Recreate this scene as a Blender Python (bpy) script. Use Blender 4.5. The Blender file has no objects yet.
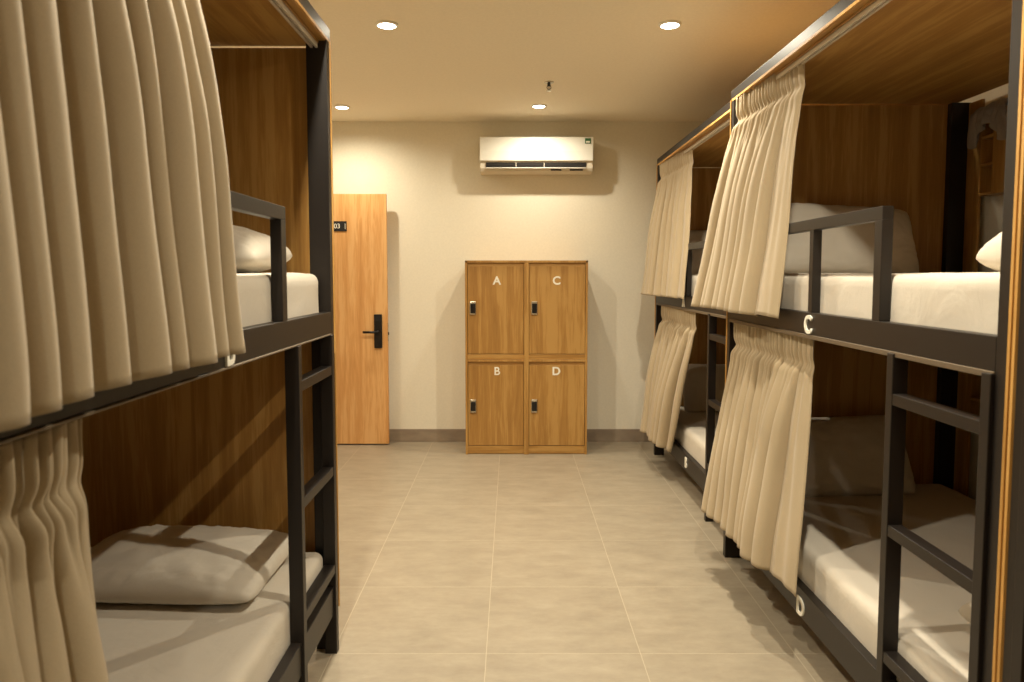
import bpy, bmesh, math, random
from mathutils import Vector, Matrix, noise
C = bpy.data.collections.new('room'); bpy.context.scene.collection.children.link(C)
PI = math.pi
# ------------------------------------------------------------------ materials
def newmat(name):
    m = bpy.data.materials.new(name); m.use_nodes = True
    nt = m.node_tree; b = nt.nodes['Principled BSDF']
    return m, nt, b
def N(nt, t, **kw):
    n = nt.nodes.new(t)
    for k, v in kw.items():
        if k in n.inputs: n.inputs[k].default_value = v
        else: setattr(n, k, v)
    return n
def ramp(nt, fac, stops):
    r = nt.nodes.new('ShaderNodeValToRGB'); e = r.color_ramp.elements
    while len(e) < len(stops): e.new(0.5)
    for el, (p, c) in zip(e, stops): el.position = p; el.color = (*c, 1)
    nt.links.new(fac, r.inputs[0]); return r
def srgb(r, g, b):
    f = lambda c: (c/255/12.92) if c/255 <= .04045 else ((c/255+.055)/1.055)**2.4
    return (f(r), f(g), f(b))
def bumpit(nt, b, height, strength, dist=.01):
    bp = N(nt, 'ShaderNodeBump'); bp.inputs['Strength'].default_value = strength; bp.inputs['Distance'].default_value = dist
    nt.links.new(height, bp.inputs['Height']); nt.links.new(bp.outputs[0], b.inputs['Normal'])
def coords(nt, scale=(1,1,1), kind='Object'):
    tc = N(nt, 'ShaderNodeTexCoord'); mp = N(nt, 'ShaderNodeMapping')
    mp.inputs['Scale'].default_value = scale; nt.links.new(tc.outputs[kind], mp.inputs[0]); return mp.outputs[0]

def wood(name, c1, c2, c3, axis='z', rough=.42):
    m, nt, b = newmat(name)
    s = {'z': (1,1,.055), 'y': (1,.055,1), 'x': (.055,1,1)}[axis]
    v = coords(nt, s)
    n1 = N(nt, 'ShaderNodeTexNoise'); n1.inputs['Scale'].default_value = 22; n1.inputs['Detail'].default_value = 6; n1.inputs['Roughness'].default_value = .6; n1.inputs['Distortion'].default_value = .6
    n2 = N(nt, 'ShaderNodeTexNoise'); n2.inputs['Scale'].default_value = 140; n2.inputs['Detail'].default_value = 3
    n3 = N(nt, 'ShaderNodeTexNoise'); n3.inputs['Scale'].default_value = 7; n3.inputs['Detail'].default_value = 2
    for n in (n1, n2, n3): nt.links.new(v, n.inputs['Vector'])
    a = N(nt, 'ShaderNodeMath', operation='MULTIPLY_ADD'); nt.links.new(n2.outputs[0], a.inputs[0]); a.inputs[1].default_value = .35
    nt.links.new(n1.outputs[0], a.inputs[2])
    a2 = N(nt, 'ShaderNodeMath', operation='MULTIPLY_ADD'); nt.links.new(n3.outputs[0], a2.inputs[0]); a2.inputs[1].default_value = .5; nt.links.new(a.outputs[0], a2.inputs[2])
    r = ramp(nt, a2.outputs[0], [(.66, c1), (.90, c2), (1.0, c3)])
    nt.links.new(r.outputs[0], b.inputs['Base Color']); b.inputs['Roughness'].default_value = rough
    bumpit(nt, b, n1.outputs[0], .08, .003)
    return m
OAK = (srgb(150,107,50), srgb(169,125,62), srgb(184,142,78))
oak_z = wood('oak_vertical', *OAK)
oak_y = wood('oak_lengthwise', *OAK, axis='y')
oak_x = wood('oak_crosswise', *OAK, axis='x')
door_wood = wood('door_oak', srgb(204,146,84), srgb(220,164,100), srgb(230,180,118), rough=.45)
edge_wood = wood('plywood_edge', srgb(176,128,60), srgb(208,158,84), srgb(216,170,98), rough=.5)

def metal(name, col, rough=.42):
    m, nt, b = newmat(name)
    b.inputs['Base Color'].default_value = (*col, 1); b.inputs['Roughness'].default_value = rough; b.inputs['Metallic'].default_value = .25
    n = N(nt, 'ShaderNodeTexNoise'); n.inputs['Scale'].default_value = 350; nt.links.new(coords(nt), n.inputs['Vector'])
    bumpit(nt, b, n.outputs[0], .06, .001); return m
steel = metal('brown_black_steel', srgb(36,30,26), .42)
black_metal = metal('black_hardware', srgb(24,22,22), .3)
alu = metal('pale_track', srgb(214,204,188), .32)
chrome = metal('worn_chrome', srgb(190,180,160), .25); chrome.node_tree.nodes['Principled BSDF'].inputs['Metallic'].default_value = .9

def plaster(name, col, sc=60, st=.05):
    m, nt, b = newmat(name)
    n = N(nt, 'ShaderNodeTexNoise'); n.inputs['Scale'].default_value = sc; n.inputs['Detail'].default_value = 5; nt.links.new(coords(nt), n.inputs['Vector'])
    c = Vector(col); r = ramp(nt, n.outputs[0], [(.3, c*.97), (.7, c*1.02)])
    nt.links.new(r.outputs[0], b.inputs['Base Color']); b.inputs['Roughness'].default_value = .85
    bumpit(nt, b, n.outputs[0], st, .002); return m
wall_m = plaster('cream_wall_paint', srgb(232,225,206))
ceil_m = plaster('ceiling_paint', srgb(244,234,212))
white_p = plaster('white_plastic', srgb(238,236,226), 5, 0); white_p.node_tree.nodes['Principled BSDF'].inputs['Roughness'].default_value = .3
dark_p = plaster('dark_plastic', srgb(30,26,24), 5, 0)
beige_p = plaster('beige_plastic', srgb(214,204,184), 5, 0)
letter_m = plaster('white_letter', srgb(240,236,222), 5, 0)
green_m = plaster('green_sticker', srgb(60,110,70), 5, 0)
grey_panel = plaster('grey_wall_paint', srgb(150,142,134), 40, .05)

def cloth(name, col, weave=900, bump=.15, sheen=.3, wr=0.0, var=.06):
    m, nt, b = newmat(name)
    v = coords(nt)
    w1 = N(nt, 'ShaderNodeTexNoise'); w1.inputs['Scale'].default_value = weave; w1.inputs['Detail'].default_value = 1; nt.links.new(v, w1.inputs['Vector'])
    w2 = N(nt, 'ShaderNodeTexNoise'); w2.inputs['Scale'].default_value = 6; w2.inputs['Detail'].default_value = 4; w2.inputs['Distortion'].default_value = .8; nt.links.new(v, w2.inputs['Vector'])
    c = Vector(col); r = ramp(nt, w1.outputs[0], [(.25, c*(1-var)), (.75, c*(1+var*.6))])
    nt.links.new(r.outputs[0], b.inputs['Base Color']); b.inputs['Roughness'].default_value = .9
    b.inputs['Sheen Weight'].default_value = sheen
    a = N(nt, 'ShaderNodeMath', operation='MULTIPLY_ADD'); nt.links.new(w2.outputs[0], a.inputs[0]); a.inputs[1].default_value = wr; 
    sc = N(nt, 'ShaderNodeMath', operation='MULTIPLY'); nt.links.new(w1.outputs[0], sc.inputs[0]); sc.inputs[1].default_value = .05
    nt.links.new(sc.outputs[0], a.inputs[2])
    bumpit(nt, b, a.outputs[0], bump, .02); return m
linen = cloth('beige_linen', srgb(178,160,130), 700, .3, .2, .15, .10)
cotton = cloth('white_cotton', srgb(212,203,188), 1200, .35, .1, .9, .02)
towel_grey = cloth('grey_towel', srgb(150,138,128), 500, .5, .2, .8, .1)

# floor tiles
def tile_floor():
    m, nt, b = newmat('beige_porcelain_tiles')
    tc = N(nt, 'ShaderNodeTexCoord'); mp = N(nt, 'ShaderNodeMapping'); nt.links.new(tc.outputs['Object'], mp.inputs[0])
    mp.inputs['Location'].default_value = (.10, -3.91+.6*10, 0)
    sx = N(nt, 'ShaderNodeSeparateXYZ'); nt.links.new(mp.outputs[0], sx.inputs[0])
    masks = []; cells = []
    for k in (0, 1):
        d = N(nt, 'ShaderNodeMath', operation='DIVIDE'); nt.links.new(sx.outputs[k], d.inputs[0]); d.inputs[1].default_value = .6
        fr = N(nt, 'ShaderNodeMath', operation='FRACT'); ad = N(nt, 'ShaderNodeMath', operation='ADD'); ad.inputs[1].default_value = 20.5
        nt.links.new(d.outputs[0], ad.inputs[0]); nt.links.new(ad.outputs[0], fr.inputs[0])
        s = N(nt, 'ShaderNodeMath', operation='SUBTRACT'); nt.links.new(fr.outputs[0], s.inputs[0]); s.inputs[1].default_value = .5
        ab = N(nt, 'ShaderNodeMath', operation='ABSOLUTE'); nt.links.new(s.outputs[0], ab.inputs[0])
        lt = N(nt, 'ShaderNodeMath', operation='LESS_THAN'); nt.links.new(ab.outputs[0], lt.inputs[0]); lt.inputs[1].default_value = .0024
        masks.append(lt)
        fl = N(nt, 'ShaderNodeMath', operation='FLOOR'); ad2 = N(nt, 'ShaderNodeMath', operation='ADD'); ad2.inputs[1].default_value = 20.0
        nt.links.new(d.outputs[0], ad2.inputs[0]); nt.links.new(ad2.outputs[0], fl.inputs[0]); cells.append(fl)
    mx = N(nt, 'ShaderNodeMath', operation='MAXIMUM'); nt.links.new(masks[0].outputs[0], mx.inputs[0]); nt.links.new(masks[1].outputs[0], mx.inputs[1])
    cb = N(nt, 'ShaderNodeCombineXYZ'); nt.links.new(cells[0].outputs[0], cb.inputs[0]); nt.links.new(cells[1].outputs[0], cb.inputs[1])
    wn = N(nt, 'ShaderNodeTexWhiteNoise'); nt.links.new(cb.outputs[0], wn.inputs['Vector'])
    off = N(nt, 'ShaderNodeVectorMath', operation='MULTIPLY_ADD'); nt.links.new(wn.outputs['Color'], off.inputs[0]); off.inputs[1].default_value = (9,9,9); nt.links.new(tc.outputs['Object'], off.inputs[2])
    st = N(nt, 'ShaderNodeVectorMath', operation='MULTIPLY'); nt.links.new(off.outputs[0], st.inputs[0]); st.inputs[1].default_value = (1, 2.2, 1)
    n1 = N(nt, 'ShaderNodeTexNoise'); n1.inputs['Scale'].default_value = 4.5; n1.inputs['Detail'].default_value = 12; n1.inputs['Roughness'].default_value = .74; n1.inputs['Distortion'].default_value = .1
    nt.links.new(st.outputs[0], n1.inputs['Vector'])
    r = ramp(nt, n1.outputs[0], [(.28, srgb(146,134,116)), (.52, srgb(162,150,130)), (.76, srgb(176,164,144))])
    mixr = N(nt, 'ShaderNodeMix', data_type='RGBA'); nt.links.new(mx.outputs[0], mixr.inputs['Factor']); nt.links.new(r.outputs[0], mixr.inputs[6]); mixr.inputs[7].default_value = (*srgb(190,178,154), 1)
    nt.links.new(mixr.outputs[2], b.inputs['Base Color'])
    rr = N(nt, 'ShaderNodeMapRange'); nt.links.new(n1.outputs[0], rr.inputs[0]); rr.inputs[3].default_value = .36; rr.inputs[4].default_value = .5
    nt.links.new(rr.outputs[0], b.inputs['Roughness'])
    bumpit(nt, b, mx.outputs[0], -.1, .002); return m
floor_m = tile_floor()
def baseb():
    m, nt, b = newmat('grey_skirting_tile')
    n = N(nt, 'ShaderNodeTexNoise'); n.inputs['Scale'].default_value = 4; n.inputs['Detail'].default_value = 8; nt.links.new(coords(nt, (1,1,2.5)), n.inputs['Vector'])
    r = ramp(nt, n.outputs[0], [(.3, srgb(128,112,96)), (.7, srgb(156,140,120))]); nt.links.new(r.outputs[0], b.inputs['Base Color']); b.inputs['Roughness'].default_value = .5
    return m
base_m = baseb()
def glow(name, col, st):
    m, nt, b = newmat(name); b.inputs['Base Color'].default_value = (*col, 1)
    b.inputs['Emission Color'].default_value = (*col, 1); b.inputs['Emission Strength'].default_value = st; return m
lamp_m = glow('lamp_diffuser', (1, .97, .86), 14)

# ------------------------------------------------------------------ helpers
def box(bm, x0, x1, y0, y1, z0, z1):
    x0, x1 = sorted((x0, x1)); y0, y1 = sorted((y0, y1)); z0, z1 = sorted((z0, z1))
    v = [bm.verts.new((x, y, z)) for x in (x0, x1) for y in (y0, y1) for z in (z0, z1)]
    for f in ((0,1,3,2), (4,6,7,5), (0,4,5,1), (2,3,7,6), (0,2,6,4), (1,5,7,3)):
        bm.faces.new([v[i] for i in f])
def obj(name, bm, m, parent=None, bevel=0, smooth=False, loc=None):
    me = bpy.data.meshes.new(name)
    if bm is not None:
        bmesh.ops.recalc_face_normals(bm, faces=bm.faces); bm.to_mesh(me); bm.free()
    me.materials.append(m)
    o = bpy.data.objects.new(name, me); C.objects.link(o)
    if smooth:
        for p in me.polygons: p.use_smooth = True
    if bevel:
        b = o.modifiers.new('bevel', 'BEVEL'); b.width = bevel; b.segments = 2; b.limit_method = 'ANGLE'
    if parent is not None: o.parent = parent
    if loc is not None: o.location = loc
    return o
def boxes(name, lst, m, parent=None, bevel=.002, loc=None):
    bm = bmesh.new()
    for b in lst: box(bm, *b)
    return obj(name, bm, m, parent, bevel, loc=loc)
def tag(o, label=None, cat=None, group=None, kind=None):
    if label: o['label'] = label
    if cat: o['category'] = cat
    if group: o['group'] = group
    if kind: o['kind'] = kind
    return o
def thing(name, label, cat, loc=(0,0,0), rz=0, group=None):
    o = bpy.data.objects.new(name, None); C.objects.link(o); o.location = loc; o.rotation_euler = (0,0,rz); o.empty_display_size = .1
    return tag(o, label, cat, group)
def cyl(bm, p0, p1, r0, r1=None, seg=20, caps=True):
    r1 = r0 if r1 is None else r1
    p0, p1 = Vector(p0), Vector(p1); d = (p1-p0).normalized()
    a = Vector((1,0,0)) if abs(d.x) < .8 else Vector((0,1,0)); u = d.cross(a).normalized(); w = d.cross(u)
    A = [bm.verts.new(p0+(u*math.cos(t)+w*math.sin(t))*r0) for t in [2*PI*i/seg for i in range(seg)]]
    B = [bm.verts.new(p1+(u*math.cos(t)+w*math.sin(t))*r1) for t in [2*PI*i/seg for i in range(seg)]]
    for i in range(seg): bm.faces.new((A[i], A[(i+1)%seg], B[(i+1)%seg], B[i]))
    if caps: bm.faces.new(A); bm.faces.new(B)
def lathe(bm, prof, cx, cy, seg=32):
    rings = [[bm.verts.new((cx+r*math.cos(2*PI*i/seg), cy+r*math.sin(2*PI*i/seg), z)) for i in range(seg)] for r, z in prof]
    for a, b in zip(rings, rings[1:]):
        for i in range(seg): bm.faces.new((a[i], a[(i+1)%seg], b[(i+1)%seg], b[i]))
def text_mesh(name, s, size, m, parent, mat4, extrude=.003, offset=.0):
    cu = bpy.data.curves.new('t', 'FONT'); cu.body = s; cu.size = size; cu.align_x = 'CENTER'; cu.align_y = 'CENTER'
    cu.extrude = extrude; cu.offset = offset
    t = bpy.data.objects.new('t', cu); C.objects.link(t)
    dg = bpy.context.evaluated_depsgraph_get()
    me = bpy.data.meshes.new_from_object(t.evaluated_get(dg)); bpy.data.objects.remove(t)
    me.transform(mat4); me.name = name; me.materials.clear(); me.materials.append(m)
    o = bpy.data.objects.new(name, me); C.objects.link(o); o.parent = parent
    return o
def struct(name, lst, m, bevel=0):
    o = boxes(name, lst, m, None, bevel); return tag(o, kind='structure')

# ------------------------------------------------------------------ room
H = 2.786; YB = 6.287; XL = -1.93; XR = 2.335; YF = -3.2
struct('floor', [(XL-1.3, XR+.1, YF-.1, YB+.1, -.1, 0)], floor_m)
struct('ceiling', [(XL-1.3, XR+.1, YF-.1, YB+.1, H, H+.1)], ceil_m)
struct('wall_back', [(XL-1.3, XR+.1, YB, YB+.12, 0, H)], wall_m)
struct('wall_right', [(XR, XR+.12, YF, YB, 0, H)], wall_m)
struct('wall_front', [(XL-1.3, XR+.1, YF-.12, YF, 0, H)], wall_m)
DY0, DY1, DZ = 5.30, 6.13, 2.16
struct('wall_left', [(XL-.12, XL, YF, DY0, 0, H), (XL-.12, XL, DY1, YB, 0, H), (XL-.12, XL, DY0, DY1, DZ, H)], wall_m)
struct('wall_corridor', [(XL-1.3, XL-1.2, YF, YB, 0, H)], wall_m)
struct('trim_1', [(XL-.13, XL+.012, DY0-.03, DY0+.03, 0, DZ+.03), (XL-.13, XL+.012, DY1-.03, DY1+.03, 0, DZ+.03), (XL-.13, XL+.012, DY0-.03, DY1+.03, DZ-.03, DZ+.03)], door_wood, .002)
struct('baseboard_back', [(XL, XR, YB-.012, YB, 0, .112)], base_m, .002)
struct('baseboard_left', [(XL, XL+.012, YF, DY0-.03, 0, .112)], base_m, .002)
struct('baseboard_right', [(XR-.012, XR, YF, YB-.012, 0, .112)], base_m, .002)
# door leaf, swung open flat in front of the back wall
dl = boxes('door_1', [(-1.90, -1.066, 6.15, 6.187, .012, 2.155)], door_wood, None, .002); tag(dl, kind='structure')
def door_parts(par):
    y = 6.15
    boxes('lock_plate', [(-1.178, -1.11, y-.026, y, .845, 1.135)], black_metal, par, .006)
    boxes('lock_screen', [(-1.170, -1.118, y-.028, y-.024, 1.08, 1.122)], dark_p, par, .001)
    bm = bmesh.new(); cyl(bm, (-1.144, y-.02, .985), (-1.144, y-.062, .985), .013); cyl(bm, (-1.139, y-.06, .985), (-1.265, y-.06, .985), .0105)
    obj('door_handle', bm, black_metal, par, 0, True)
    boxes('latch_plate', [(-1.067, -1.0635, 6.157, 6.18, .90, 1.06)], chrome, par, .001)
    boxes('latch_bolt', [(-1.068, -1.056, 6.162, 6.175, .955, .98)], black_metal, par, .001)
    s = boxes('room_number_sign', [(-1.60, -1.402, y-.006, y, 1.84, 1.925)], dark_p, par, .001)
    text_mesh('sign_digits', '403', .056, letter_m, s, Matrix.Translation((-1.497, y-.0065, 1.882)) @ Matrix.Rotation(PI/2, 4, 'X'), .0012, .0002)
    boxes('sign_mark', [(-1.4165, -1.4125, y-.0072, y-.006, 1.858, 1.905)], letter_m, s, 0)
door_parts(dl)

# ------------------------------------------------------------------ lockers
def lockers():
    X0, X1, Y0, D, HT = -.380, .614, 5.825, .44, 1.587
    t = thing('locker_cabinet', 'oak laminate cabinet of four lockers lettered A to D against the back wall', 'locker', ((X0+X1)/2, Y0+D/2, 0))
    ox, oy = (X0+X1)/2, Y0+D/2
    def B(x0,x1,y0,y1,z0,z1): return (x0-ox, x1-ox, y0-oy, y1-oy, z0, z1)
    c = (X0+X1)/2; th = .018
    body = [B(X0, X0+th, Y0, Y0+D, 0, HT), B(X1-th, X1, Y0, Y0+D, 0, HT), B(c-.02, c+.02, Y0, Y0+D, 0, HT-.018),
            B(X0, X1, Y0, Y0+D, HT-.018, HT), B(X0+th, X1-th, Y0+D-.01, Y0+D, 0, HT-.018),
            B(X0+th, X1-th, Y0+.002, Y0+D, .765, .781)]
    boxes('cabinet_body', body, oak_z, t, .0015)
    for i, (a, b) in enumerate(((X0+th+.003, c-.023), (c+.023, X1-th-.003))):
        boxes('plinth_strip', [B(a-.003, b+.003, Y0+.012, Y0+.03, .004, .070)], oak_x, t, .001)
        boxes('plinth_strip', [B(a-.003, b+.003, Y0+.012, Y0+.03, .782, .826)], oak_x, t, .001)
        for zz in (.737, 1.540): boxes('top_rail', [B(a-.003, b+.003, Y0+.022, Y0+.035, zz, zz+.028)], oak_x, t, .001)
        for z0, z1, L in ((.074, .737, 'BD'[i]), (.830, 1.540, 'AC'[i])):
            d = boxes('locker_door', [B(a, b, Y0+.008, Y0+.026, z0, z1)], oak_z, t, .0015)
            text_mesh('door_letter', L, .092, letter_m, d, Matrix.Translation(((a+b)/2+(.010 if i == 0 else -.006)-ox, Y0+.007-oy, z1-(.118 if z0 > .5 else .052))) @ Matrix.Rotation(PI/2, 4, 'X'), .003, .0012 if L == 'B' else .0026)
            zc = z0+(z1-z0)*.53 if z0 > .5 else z0+(z1-z0)*.5
            x = a+.042-ox
            lk = boxes('cam_lock', [(x-.026, x+.026, Y0-.010-oy, Y0+.008-oy, zc-.058, zc+.052)], chrome, d, .006)
            boxes('lock_face', [(x-.020, x+.020, Y0-.0135-oy, Y0-.0095-oy, zc-.044, zc+.034)], black_metal, d, .003)
lockers()

# ------------------------------------------------------------------ air conditioner
def aircon():
    X0, X1, Z0, Z1 = -.268, .676, 2.285, 2.620
    cx = (X0+X1)/2; t = thing('air_conditioner', 'white wall-mounted air conditioner above the lockers', 'air conditioner', (cx, YB, 2.329)); t.scale = (1, 1, .87)
    w = (X1-X0)/2
    prof = [(0, .0), (-.15, .0), (-.178, .012), (-.192, .05), (-.188, .085), (-.2, .10), (-.2, .325), (-.19, .335), (0, .335)]
    bm = bmesh.new()
    def loft(bm, prof, x0, x1):
        A = [bm.verts.new((x0, y, z)) for y, z in prof]; B = [bm.verts.new((x1, y, z)) for y, z in prof]
        n = len(prof)
        for i in range(n): bm.faces.new((A[i], A[(i+1)%n], B[(i+1)%n], B[i]))
        bm.faces.new(A); bm.faces.new(B)
    loft(bm, [(0, .0), (-.14, .0), (-.168, .010), (-.182, .04), (-.180, .088), (-.190, .10), (-.190, .33), (0, .335)], -w, w)
    obj('casing', bm, beige_p, t, .004)
    bm = bmesh.new(); loft(bm, [(-.188, .105), (-.201, .108), (-.204, .2), (-.2, .326), (-.19, .335), (-.186, .33)], -w-.001, w+.001)
    obj('front_panel', bm, white_p, t, .003)
    boxes('air_outlet', [(-w+.05, w-.055, -.189, -.178, .048, .092)], dark_p, t, .002)
    for k in (-.17, .065): boxes('outlet_divider', [(k-.003, k+.003, -.1915, -.180, .048, .092)], beige_p, t, 0)
    boxes('louver', [(-w+.05, w-.055, -.198, -.184, .036, .043)], white_p, t, .002)
    boxes('louver', [(-w+.05, w-.055, -.191, -.184, .062, .065)], dark_p, t, .001)
    boxes('status_strip', [(.12, .21, -.181, -.178, .016, .030)], dark_p, t, 0)
    boxes('status_strip', [(.28, .39, -.181, -.178, .016, .030)], dark_p, t, 0)
    s = boxes('energy_label', [(w-.068, w-.018, -.2055, -.2025, .268, .318)], green_m, t, 0)
    boxes('label_print', [(w-.06, w-.028, -.2065, -.2055, .276, .292)], white_p, s, 0)
aircon()

# ------------------------------------------------------------------ ceiling items
def downlight(x, y, label, vis=True, power=1.0, grp='round recessed ceiling downlights'):
    t = thing('ceiling_downlight', label, 'ceiling light', (x, y, H), group=grp)
    bm = bmesh.new(); lathe(bm, [(.047, -.010), (.050, -.010), (.058, -.006), (.060, 0), (.047, 0), (.047, -.010)], 0, 0)
    obj('trim_ring', bm, white_p, t, 0, True)
    bm = bmesh.new(); lathe(bm, [(.0005, -.009), (.0475, -.009), (.0475, -.004), (.0005, -.004)], 0, 0)
    obj('lamp_diffuser', bm, lamp_m, t)
    l = bpy.data.lights.new('lamp_beam', 'SPOT'); l.energy = LP*power; l.color = LCOL; l.spot_size = math.radians(166); l.spot_blend = .85; l.shadow_soft_size = .028
    lo = bpy.data.objects.new('lamp_beam', l); C.objects.link(lo); lo.parent = t; lo.location = (0,0,-.016)
LP = 112; LCOL = (1.0, .905, .71)
LIGHTS = [(-.658, 3.883, 'round downlight, the nearer one on the left side of the ceiling', 1), (.83, 3.88, 'round downlight, the nearer one on the right side of the ceiling', 1),
          (-1.331, 5.736, 'small downlight over the open door', .42), (.21, 5.703, 'small downlight right above the air conditioner', .42)]
for x, y, lb, p in LIGHTS: downlight(x, y, lb, power=p, grp='round recessed ceiling downlights')
for x, y in ((-.62, 1.9), (.80, 1.9), (.1, -1.6)):
    downlight(x, y, 'round recessed ceiling downlight in the front half of the room, outside the picture', power=1)
def sprinkler():
    t = thing('fire_sprinkler', 'small chrome fire sprinkler hanging from the ceiling between the downlights', 'sprinkler', (.253, 5.02, H))
    bm = bmesh.new(); lathe(bm, [(.0005, -.006), (.03, -.006), (.034, 0)], 0, 0); obj('escutcheon', bm, chrome, t, 0, True)
    bm = bmesh.new(); cyl(bm, (0,0,-.004), (0,0,-.028), .011); 
    for s in (-1, 1): cyl(bm, (s*.011, 0, -.024), (s*.014, 0, -.04), .0025, seg=8); cyl(bm, (s*.014, 0, -.04), (0, 0, -.058), .0025, seg=8)
    cyl(bm, (0,0,-.028), (0,0,-.052), .003, seg=8); obj('sprinkler_head', bm, black_metal, t, 0, True)
    bm = bmesh.new(); cyl(bm, (0,0,-.057), (0,0,-.060), .017, seg=16); obj('deflector', bm, chrome, t)
sprinkler()

# ------------------------------------------------------------------ bunk beds
L = 2.095; W = 1.2
def bunk(Xf, sgn, y0, flip, letters, label, shelfside=True):
    """front plane at Xf, body extends sgn*W away from the aisle, near end at y0; ladder at the near end unless flip"""
    t = thing('bunk_bed', label, 'bunk bed', (Xf, y0, 0), group=None)
    def T(b):
        x0, x1, a0, a1, z0, z1 = b
        if flip: a0, a1 = L-a1, L-a0
        return (sgn*x0, sgn*x1, a0, a1, z0, z1)
    def P(name, lst, m, par=t, bevel=.002): return boxes(name, [T(b) for b in lst], m, par, bevel)
    for a in (0, L-.038):
        P('post', [(0, .078, a, a+.038, 0, 2.350)], steel)
        P('post', [(W-.11, W-.01, a, a+.038, 0, 2.330)], steel)
    P('top_frame', [(0, .04, -.014, L+.014, 2.352, 2.398)], steel)
    for z0, z1 in ((1.248, 1.330), (.158, .267)):
        P('bed_frame', [(.0, .035, .038, L-.038, z0, z1), (W-.035, W, .038, L-.038, z0, z1), (.035, W-.035, .002, .036, z0+.01, z1), (.035, W-.035, L-.036, L-.002, z0+.01, z1)], steel)
        P('bed_board', [(.035, W-.035, .036, L-.036, z1-.060, z1-.045)], oak_y)
    P('ceiling_panel', [(.03, W-.075, 0, L, 2.331, 2.350)], oak_y)
    P('front_edge_strip', [(-.001, .005, .0, L, 2.343, 2.3535)], edge_wood, bevel=0)
    P('head_rail_board', [(.005, .0295, .0, L, 2.340, 2.352)], oak_y)
    for a in (-.015, L):
        P('end_panel', [(.0, W-.01, a+.0002, a+.0148, .155, 2.3255)], oak_z)
        P('panel_edge_band', [(-.0035, .0, a+.003, a+.012, .155, 2.350)], edge_wood, bevel=0)
    P('side_panel', [(W-.026, W-.011, L-.038-.10, L-.038, .27, 2.325)], oak_z)
    # curtain tracks
    P('curtain_track', [(.032, .042, .04, L-.04, 2.312, 2.331), (.050, .060, .04, L-.04, 2.312, 2.331), (.032, .060, .04, L-.04, 2.324, 2.3305)], alu)
    P('curtain_track', [(-.004, .03, .040, L-.042, 1.232 if sgn > 0 else 1.242, 1.2478)], metal_lip)
    # guard rail
    P('guard_rail', [(.0, .034, .568, L-.038, 1.636, 1.677), (.0, .034, .568, .614, 1.330, 1.636), (.002, .034, 1.065, 1.10, 1.330, 1.636), (.002, .034, 1.56, 1.595, 1.330, 1.636)], steel)
    # ladder
    ld = P('ladder', [(-.010, .036, .038, .072, 0.0, 1.243), (-.010, .036, .463, .497, 0.0, 1.243)], steel)
    for z in (.322, .705, 1.093):
        P('rung', [(-.008, .034, .072, .463, z, z+.034)], steel, ld)
    # letters on the aisle side of the beams
    for s, yy, z in letters:
        rot = Matrix.Rotation(-sgn*PI/2, 4, 'Z') @ Matrix.Rotation(PI/2, 4, 'X')
        text_mesh('bed_letter', s, .094, letter_m, t, Matrix.Translation((-sgn*.0035, yy-y0, z)) @ rot, .003, .0022)
    return t
metal_lip = metal('track_lip', srgb(112,98,80), .5)
bunk(1.11, 1, 1.605, False, [('C', 2.685, 1.282), ('D', 2.685, .196)], 'dark steel bunk bed on the right lettered C above and D below')
bunk(1.165, 1, 3.746, False, [('A', 4.875, 1.285), ('B', 4.74, .215)], 'dark steel bunk bed in the far right corner lettered B below')
bunk(1.11, 1, -.521, True, [], 'dark steel bunk bed cut off by the right edge of the picture')
bunk(-.69, -1, .685, True, [('B', 1.742, 1.281)], 'dark steel bunk bed on the left beside the open door')

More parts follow.
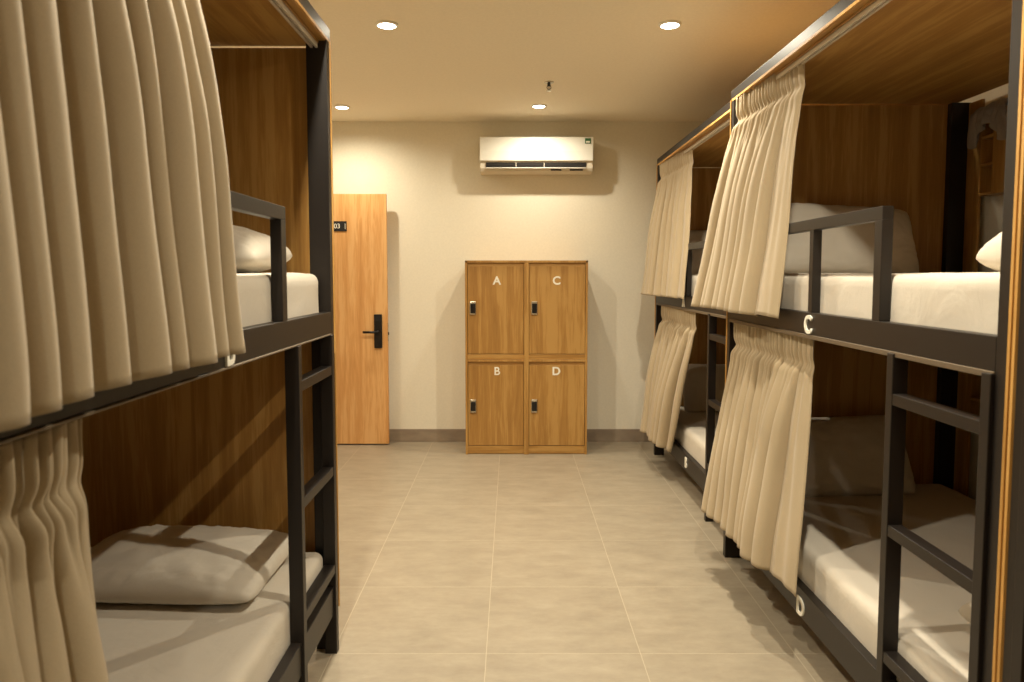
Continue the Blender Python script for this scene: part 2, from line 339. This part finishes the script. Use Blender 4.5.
# ------------------------------------------------------------------ curtains
def curtain(name, label, top, bot, zt, zb, folds, seed, flat=(0, 0), amp=(.012, .04), header=.11, group=None, sgn=1, kp=.9, rexp=.55):
    """top/bot = ((x,y),(x,y)): plan positions of both ends of the cloth at its top and at its hem"""
    rnd = random.Random(seed)
    NU, NV = folds*24, 80
    ws = [rnd.uniform(.45, 1.7) for _ in range(folds)]
    if flat[0]: ws[0] = sum(ws)*flat[0]
    if flat[1]: ws[-1] = sum(ws)*flat[1]
    tot = sum(ws); cum = [0]
    for w in ws: cum.append(cum[-1]+w/tot)
    amps = [rnd.uniform(.6, 1.3) for _ in range(folds)]; sk = [rnd.uniform(-.22, .22) for _ in range(folds)]
    rs = [rnd.random() for _ in range(folds)]
    # at the track every pleat takes an equal share
    wt = [1+.25*rnd.uniform(-1, 1) for _ in range(folds)]; tt = sum(wt); ct = [0]
    for w in wt: ct.append(ct[-1]+w/tt)
    bm = bmesh.new(); rows = []
    t0, t1 = Vector(top[0]), Vector(top[1]); b0, b1 = Vector(bot[0]), Vector(bot[1]); d = (t1-t0).normalized()
    for j in range(NV+1):
        v = j/NV; v = v**1.25; z = zt+(zb-zt)*v; row = []
        hv = (zt-z)/header; e = max(0, (zt-header-z)/(zt-header-zb)); g = e**kp
        for i in range(NU+1):
            k = min(folds-1, i//24); f = i/24-k
            ut = ct[k]+(ct[k+1]-ct[k])*f; ub = cum[k]+(cum[k+1]-cum[k])*f
            mixu = min(1, e*1.6+.15)
            p = t0.lerp(t1, ut+(ub-ut)*mixu*.8).lerp(b0.lerp(b1, ub), g)
            fs = max(0, min(1, f+sk[k]*math.sin(PI*f)*min(1, e*2)))
            rib = 2*abs(math.sin(PI*fs))**rexp-1                      # round ridge, narrow crease
            fine = (2*abs(math.sin(PI*(2*f+.3*math.sin(k*2.1))))**.6-1)*(.6+.8*rs[k])
            wide = 1.0
            if (k == 0 and flat[0]) or (k == folds-1 and flat[1]): wide = .22
            am = amps[k]*wide
            pinch = math.exp(-((hv-1)/.22)**2)
            grow = 1-math.exp(-e*5)
            off = amp[0]*fine*(1-.5*pinch)*(1-min(1, e*5))*(.4+.6*wide) - .006*pinch + amp[1]*am*rib*grow
            off += .006*math.exp(-((hv-1.3)/.25)**2)*math.sin(PI*f)
            sub = noise.noise(Vector((ub*22+seed, v*1.6, seed*1.3)))
            off += sub*.012*min(1, e*3)*(.6 if wide == 1 else 1) + noise.noise(Vector((ub*3.1+seed, v*2.2, seed*.7)))*.022*e
            off += .004*noise.noise(Vector((ub*30, v*9, seed)))*math.exp(-e*3)
            yy = -.40*amp[1]*math.sin(2*PI*fs)*grow*am
            q = Vector((p.x, p.y)) + Vector((-sgn, 0))*off + d*yy
            zz = z + (.006*rib + .012*noise.noise(Vector((ub*2.2, seed, 0))))*e + (.004*fine if j == 0 else 0)
            row.append(bm.verts.new((q.x, q.y, zz)))
        rows.append(row)
    for a, b in zip(rows, rows[1:]):
        for i in range(NU): bm.faces.new((a[i], a[i+1], b[i+1], b[i]))
    cx, cy = (t0+t1)/2
    bmesh.ops.translate(bm, verts=bm.verts, vec=(-cx, -cy, -zt))
    o = obj(name, bm, linen, None, 0, True, loc=(cx, cy, zt))
    s = o.modifiers.new('thick', 'SOLIDIFY'); s.thickness = .0022; s.offset = 0
    return tag(o, label, 'curtain', group)
curtain('bed_curtain', 'beige gathered curtain of upper bunk C, its wide flat edge in front of a pillow', ((1.125, 3.64), (1.165, 2.94)), ((1.005, 3.80), (1.055, 2.88)), 2.338, 1.300, 10, 3, flat=(0, .30), amp=(.014, .046))
curtain('bed_curtain', 'long beige gathered curtain of lower bunk D, its hem just above the letter D', ((1.125, 3.60), (1.150, 2.73)), ((.985, 3.56), (1.055, 2.60)), 1.230, .285, 11, 5, flat=(0, .27), amp=(.013, .046))
curtain('bed_curtain', 'beige curtain of the upper far right bunk, smallest upper curtain, near the back wall', ((1.180, 5.78), (1.215, 4.90)), ((1.075, 5.80), (1.125, 4.72)), 2.338, 1.312, 9, 8, flat=(0, .14), amp=(.014, .055))
curtain('bed_curtain', 'beige curtain of lower bunk B in the far right corner, hanging down near the skirting', ((1.180, 5.66), (1.195, 4.66)), ((1.065, 5.62), (1.10, 4.96)), 1.230, .24, 9, 11, flat=(0, .16), amp=(.013, .055))
curtain('bed_curtain', 'large blurred beige curtain of the upper left bunk filling the upper left corner', ((-.745, .74), (-.735, 1.70)), ((-.61, .60), (-.665, 1.70)), 2.338, 1.291, 12, 52, flat=(0, .08), amp=(.014, .054), kp=.62, rexp=1.3, sgn=-1)
curtain('bed_curtain', 'beige gathered curtain of the lower left bunk at the lower left corner', ((-.725, .74), (-.728, 1.20)), ((-.60, .62), (-.685, 1.225)), 1.230, .25, 8, 33, flat=(0, .10), amp=(.014, .046), rexp=.8, sgn=-1)

# ------------------------------------------------------------------ bedding
def sheet_box(name, sx, sy, sz, r, nx, ny, nz, seed, m, wob=.004, fr=5):
    bm = bmesh.new()
    def P(x, y, z):
        c = Vector((max(-sx/2+r, min(sx/2-r, x)), max(-sy/2+r, min(sy/2-r, y)), max(-sz/2+r, min(sz/2-r, z))))
        d = Vector((x, y, z))-c
        if d.length > 1e-9: d = d.normalized()*r
        p = c+d
        n = noise.noise(p*fr+Vector((seed, 0, 0)))+.5*noise.noise(p*fr*2.7+Vector((seed, 5, 0)))
        return p+d.normalized()*n*wob if d.length > 1e-6 else p
    bmesh.ops.create_cube(bm, size=1)
    me_v = {}
    bm.free(); bm = bmesh.new()
    def grid(f, n, k):
        g = [[f(i/n, j/k) for j in range(k+1)] for i in range(n+1)]
        for i in range(n):
            for j in range(k): 
                vs = []
                for (a, b) in ((i, j), (i+1, j), (i+1, j+1), (i, j+1)):
                    key = tuple(round(q, 5) for q in g[a][b])
                    if key not in me_v: me_v[key] = bm.verts.new(P(*g[a][b]))
                    if me_v[key] not in vs: vs.append(me_v[key])
                if len(vs) > 2:
                    try: bm.faces.new(vs)
                    except ValueError: pass
    def w(t, s): # concentrate samples near the edges
        t = .5-.5*math.cos(PI*t); return (t-.5)*s
    for s in (-1, 1):
        grid(lambda a, b: (w(a, sx), w(b, sy), s*sz/2), nx, ny)
        grid(lambda a, b: (w(a, sx), s*sy/2, w(b, sz)), nx, nz)
        grid(lambda a, b: (s*sx/2, w(a, sy), w(b, sz)), ny, nz)
    return obj(name, bm, m, None, 0, True)
def mattress(xf, sgn, y0, z, label, h=.16, ins=.025):
    o = sheet_box('mattress', W-.13, L-.10, h, .034, 36, 60, 12, xf*7+z, cotton, .005, 4)
    o.location = (xf+sgn*(ins+(W-.13)/2), y0+L/2, z+h/2)
    tag(o, label, 'mattress'); return o
mattress(1.11, 1, 1.605, 1.285, 'white sheeted mattress of upper bunk C seen at eye level', .19, .036)
mattress(1.11, 1, 1.605, .222, 'white sheeted mattress of lower bunk D behind the right ladder', .185, .036)
mattress(1.165, 1, 3.746, 1.285, 'white sheeted mattress of the upper far right bunk, behind its guard rail', .19, .036)
mattress(1.165, 1, 3.746, .222, 'white sheeted mattress of lower bunk B in the far right corner', .185, .036)
mattress(-.69, -1, .685, 1.285, 'white sheeted mattress of the upper left bunk', .19, .036)
mattress(-.69, -1, .685, .222, 'white sheeted mattress of the lower left bunk, striped by ladder shadows', .185, .036)

def pillow(label, loc, rot, sx=.66, sy=.44, sz=.15, seed=0, flange=.0):
    n = 44; bm = bmesh.new(); tops = {}; bots = {}
    for i in range(n+1):
        for j in range(n+1):
            a = -math.cos(PI*i/n); b = -math.cos(PI*j/n)
            a = .35*a+.65*(2*i/n-1); b = .35*b+.65*(2*j/n-1)
            # pinched corners, sides drawn in between them
            x = a*sx/2*(1-.05*(1-b*b)*abs(a)**3+.0) ; y = b*sy/2*(1-.07*(1-a*a)*abs(b)**3); cr = 1-.075*abs(a*b)**5; x *= cr; y *= cr
            puff = (max(0, 1-abs(a)**2.6)*max(0, 1-abs(b)**2.6))**.5
            q = Vector((x*7+seed, y*7, seed*2))
            wr = noise.noise(q)*.012+noise.noise(q*2.8)*.006
            edge = max(abs(a), abs(b)); rad = math.atan2(b, a)
            wr += .022*noise.noise(Vector((a*13, b*13, seed+edge*2)))*max(0, edge-.55)*2.2*(puff > 0)
            zt = puff*(sz*.62+wr); zb = -puff*(sz*.38+wr*.4)
            if i in (0, n) or j in (0, n):
                v = bm.verts.new((x, y, noise.noise(q*1.5)*.008)); tops[i, j] = bots[i, j] = v
            else: tops[i, j] = bm.verts.new((x, y, zt)); bots[i, j] = bm.verts.new((x, y, zb))
    for i in range(n):
        for j in range(n):
            bm.faces.new((tops[i,j], tops[i+1,j], tops[i+1,j+1], tops[i,j+1]))
            bm.faces.new((bots[i,j], bots[i,j+1], bots[i+1,j+1], bots[i+1,j]))
    o = obj('pillow', bm, cotton, None, 0, True); o.location = loc; o.rotation_euler = rot
    return tag(o, label, 'pillow')
ZU, ZL = 1.472, .405
pillow('white pillow leaning against the panel of upper bunk C', (1.605, 3.53, ZU+.165), (math.radians(64), math.radians(3), 0), .74, .40, .15, 1)
pillow('greyish white pillow leaning against the panel of lower bunk D in shade', (1.62, 3.50, ZL+.175), (math.radians(62), math.radians(-2), 0), .68, .42, .15, 2)
pillow('white pillow leaning at the head of the upper far right bunk', (1.66, 5.68, ZU+.165), (math.radians(66), 0, 0), .66, .42, .15, 3)
pillow('white pillow leaning at the head of lower bunk B, half hidden by the curtain', (1.66, 5.63, ZL+.175), (math.radians(64), 0, 0), .66, .42, .15, 4)
pillow('plump white pillow lying on the upper left mattress behind the guard rail', (-1.13, 2.45, ZU+.058), (math.radians(3), 0, 0), .70, .42, .19, 5)
pillow('large white pillow lying flat on the lower left mattress', (-1.16, 2.44, ZL+.058), (math.radians(4), 0, math.radians(-3)), .74, .48, .15, 6)

def folded(label, name, cat, loc, sx, sy, sz, seed, m, rz=0):
    o = sheet_box(name, sx, sy, sz, min(sz*.45, .04), 30, 30, 10, seed, m, .016, 9)
    o.location = loc; o.rotation_euler.z = rz; return tag(o, label, cat)
def bundle(label, loc, rot, sx, sy, sz, seed):
    o = pillow(label, loc, rot, sx, sy, sz, seed); o.name = o.data.name = 'folded_blanket'; o['category'] = 'blanket'; return o
bundle('crumpled bright white folded blanket at the foot of upper bunk C beside the post', (1.505, 1.90, ZU+.052), (0, math.radians(-2), math.radians(14)), .40, .34, .19, 13)
bundle('crumpled white folded blanket at the foot of lower bunk D beside the ladder', (1.58, 2.00, ZL+.05), (0, 0, math.radians(10)), .44, .34, .15, 17)

# ------------------------------------------------------------------ wall shelves
def cubby(y, z, label, towel=None):
    x = XR; t = thing('wall_cubby', label, 'shelf', (x, y, z))
    d, w, h, th = .085, .23, .39, .012; q = .105
    boxes('cubby_frame', [(-d, 0, w-th, w, 0, h), (-d, 0, 0, th, 0, h), (-d, 0, 0, w, 0, th), (-d, 0, 0, w, h-th, h), (-d, 0, w-q-.5*th, w-q+.5*th, 0, h)], oak_z, t, .001)
    boxes('cubby_back', [(-.008, 0, th, w-th, th, h-th)], oak_z, t, 0)
    for zz in (.145, .275): boxes('shelf_board', [(-d+.002, -.008, w-q, w-th, zz-.007, zz+.007)], oak_y, t, .001)
    boxes('cubby_door', [(-d, -d+.014, th, w-q-.006, th, h-th)], oak_z, t, .001)
cubby(3.285, 1.85, 'small two-compartment oak cubby on the wall of upper bunk C')
cubby(3.285, .72, 'small two-compartment oak cubby on the wall of lower bunk D in shade')
def draped():
    bm = bmesh.new(); nu, nv = 40, 26; rows = []
    for j in range(nv+1):
        v = j/nv; row = []
        for i in range(nu+1):
            u = i/nu; y = 3.55-.24*u; 
            n = noise.noise(Vector((u*5, v*2, 3)))
            s = v*.30; hump = .035*abs(noise.noise(Vector((u*4, v*3, 11))))+.02*math.sin(PI*min(1, s/.1))
            if s < .10: x, z = 2.33-s, 2.243+hump
            else: x, z = 2.232-.014*math.sin(u*30+n*3)*min(1, (s-.1)*12)-.006, 2.243-(s-.10)*(.55+.25*math.sin(u*7+1))
            row.append(bm.verts.new((x+n*.006, y+n*.01, z+.01*noise.noise(Vector((u*9, 0, 9))))))
        rows.append(row)
    for a, b in zip(rows, rows[1:]):
        for i in range(nu): bm.faces.new((a[i], a[i+1], b[i+1], b[i]))
    o = obj('hand_towel', bm, towel_grey, None, 0, True); s = o.modifiers.new('thick', 'SOLIDIFY'); s.thickness = .004
    tag(o, 'grey crumpled towel draped over the cubby of upper bunk C', 'towel')
draped()

# ------------------------------------------------------------------ camera and view
cam = bpy.data.cameras.new('camera'); co = bpy.data.objects.new('camera', cam); C.objects.link(co)
co.location = (0, 0, 1.47); co.rotation_euler = (PI/2-math.atan(48/720), 0, 0)
cam.sensor_width = 36; cam.lens = 720/1024*36; cam.shift_y = -18/1024; cam.clip_start = .02
cam.dof.use_dof = True; cam.dof.focus_distance = 5.0; cam.dof.aperture_fstop = 5.0
sc = bpy.context.scene; sc.camera = co
w = bpy.data.worlds.new('world'); sc.world = w; w.use_nodes = True
w.node_tree.nodes['Background'].inputs[0].default_value = (.02, .018, .015, 1)
sc.view_settings.view_transform = 'Standard'; sc.view_settings.look = 'None'; sc.view_settings.gamma = 1
sc.view_settings.use_curve_mapping = False; sc.view_settings.exposure = 0.46
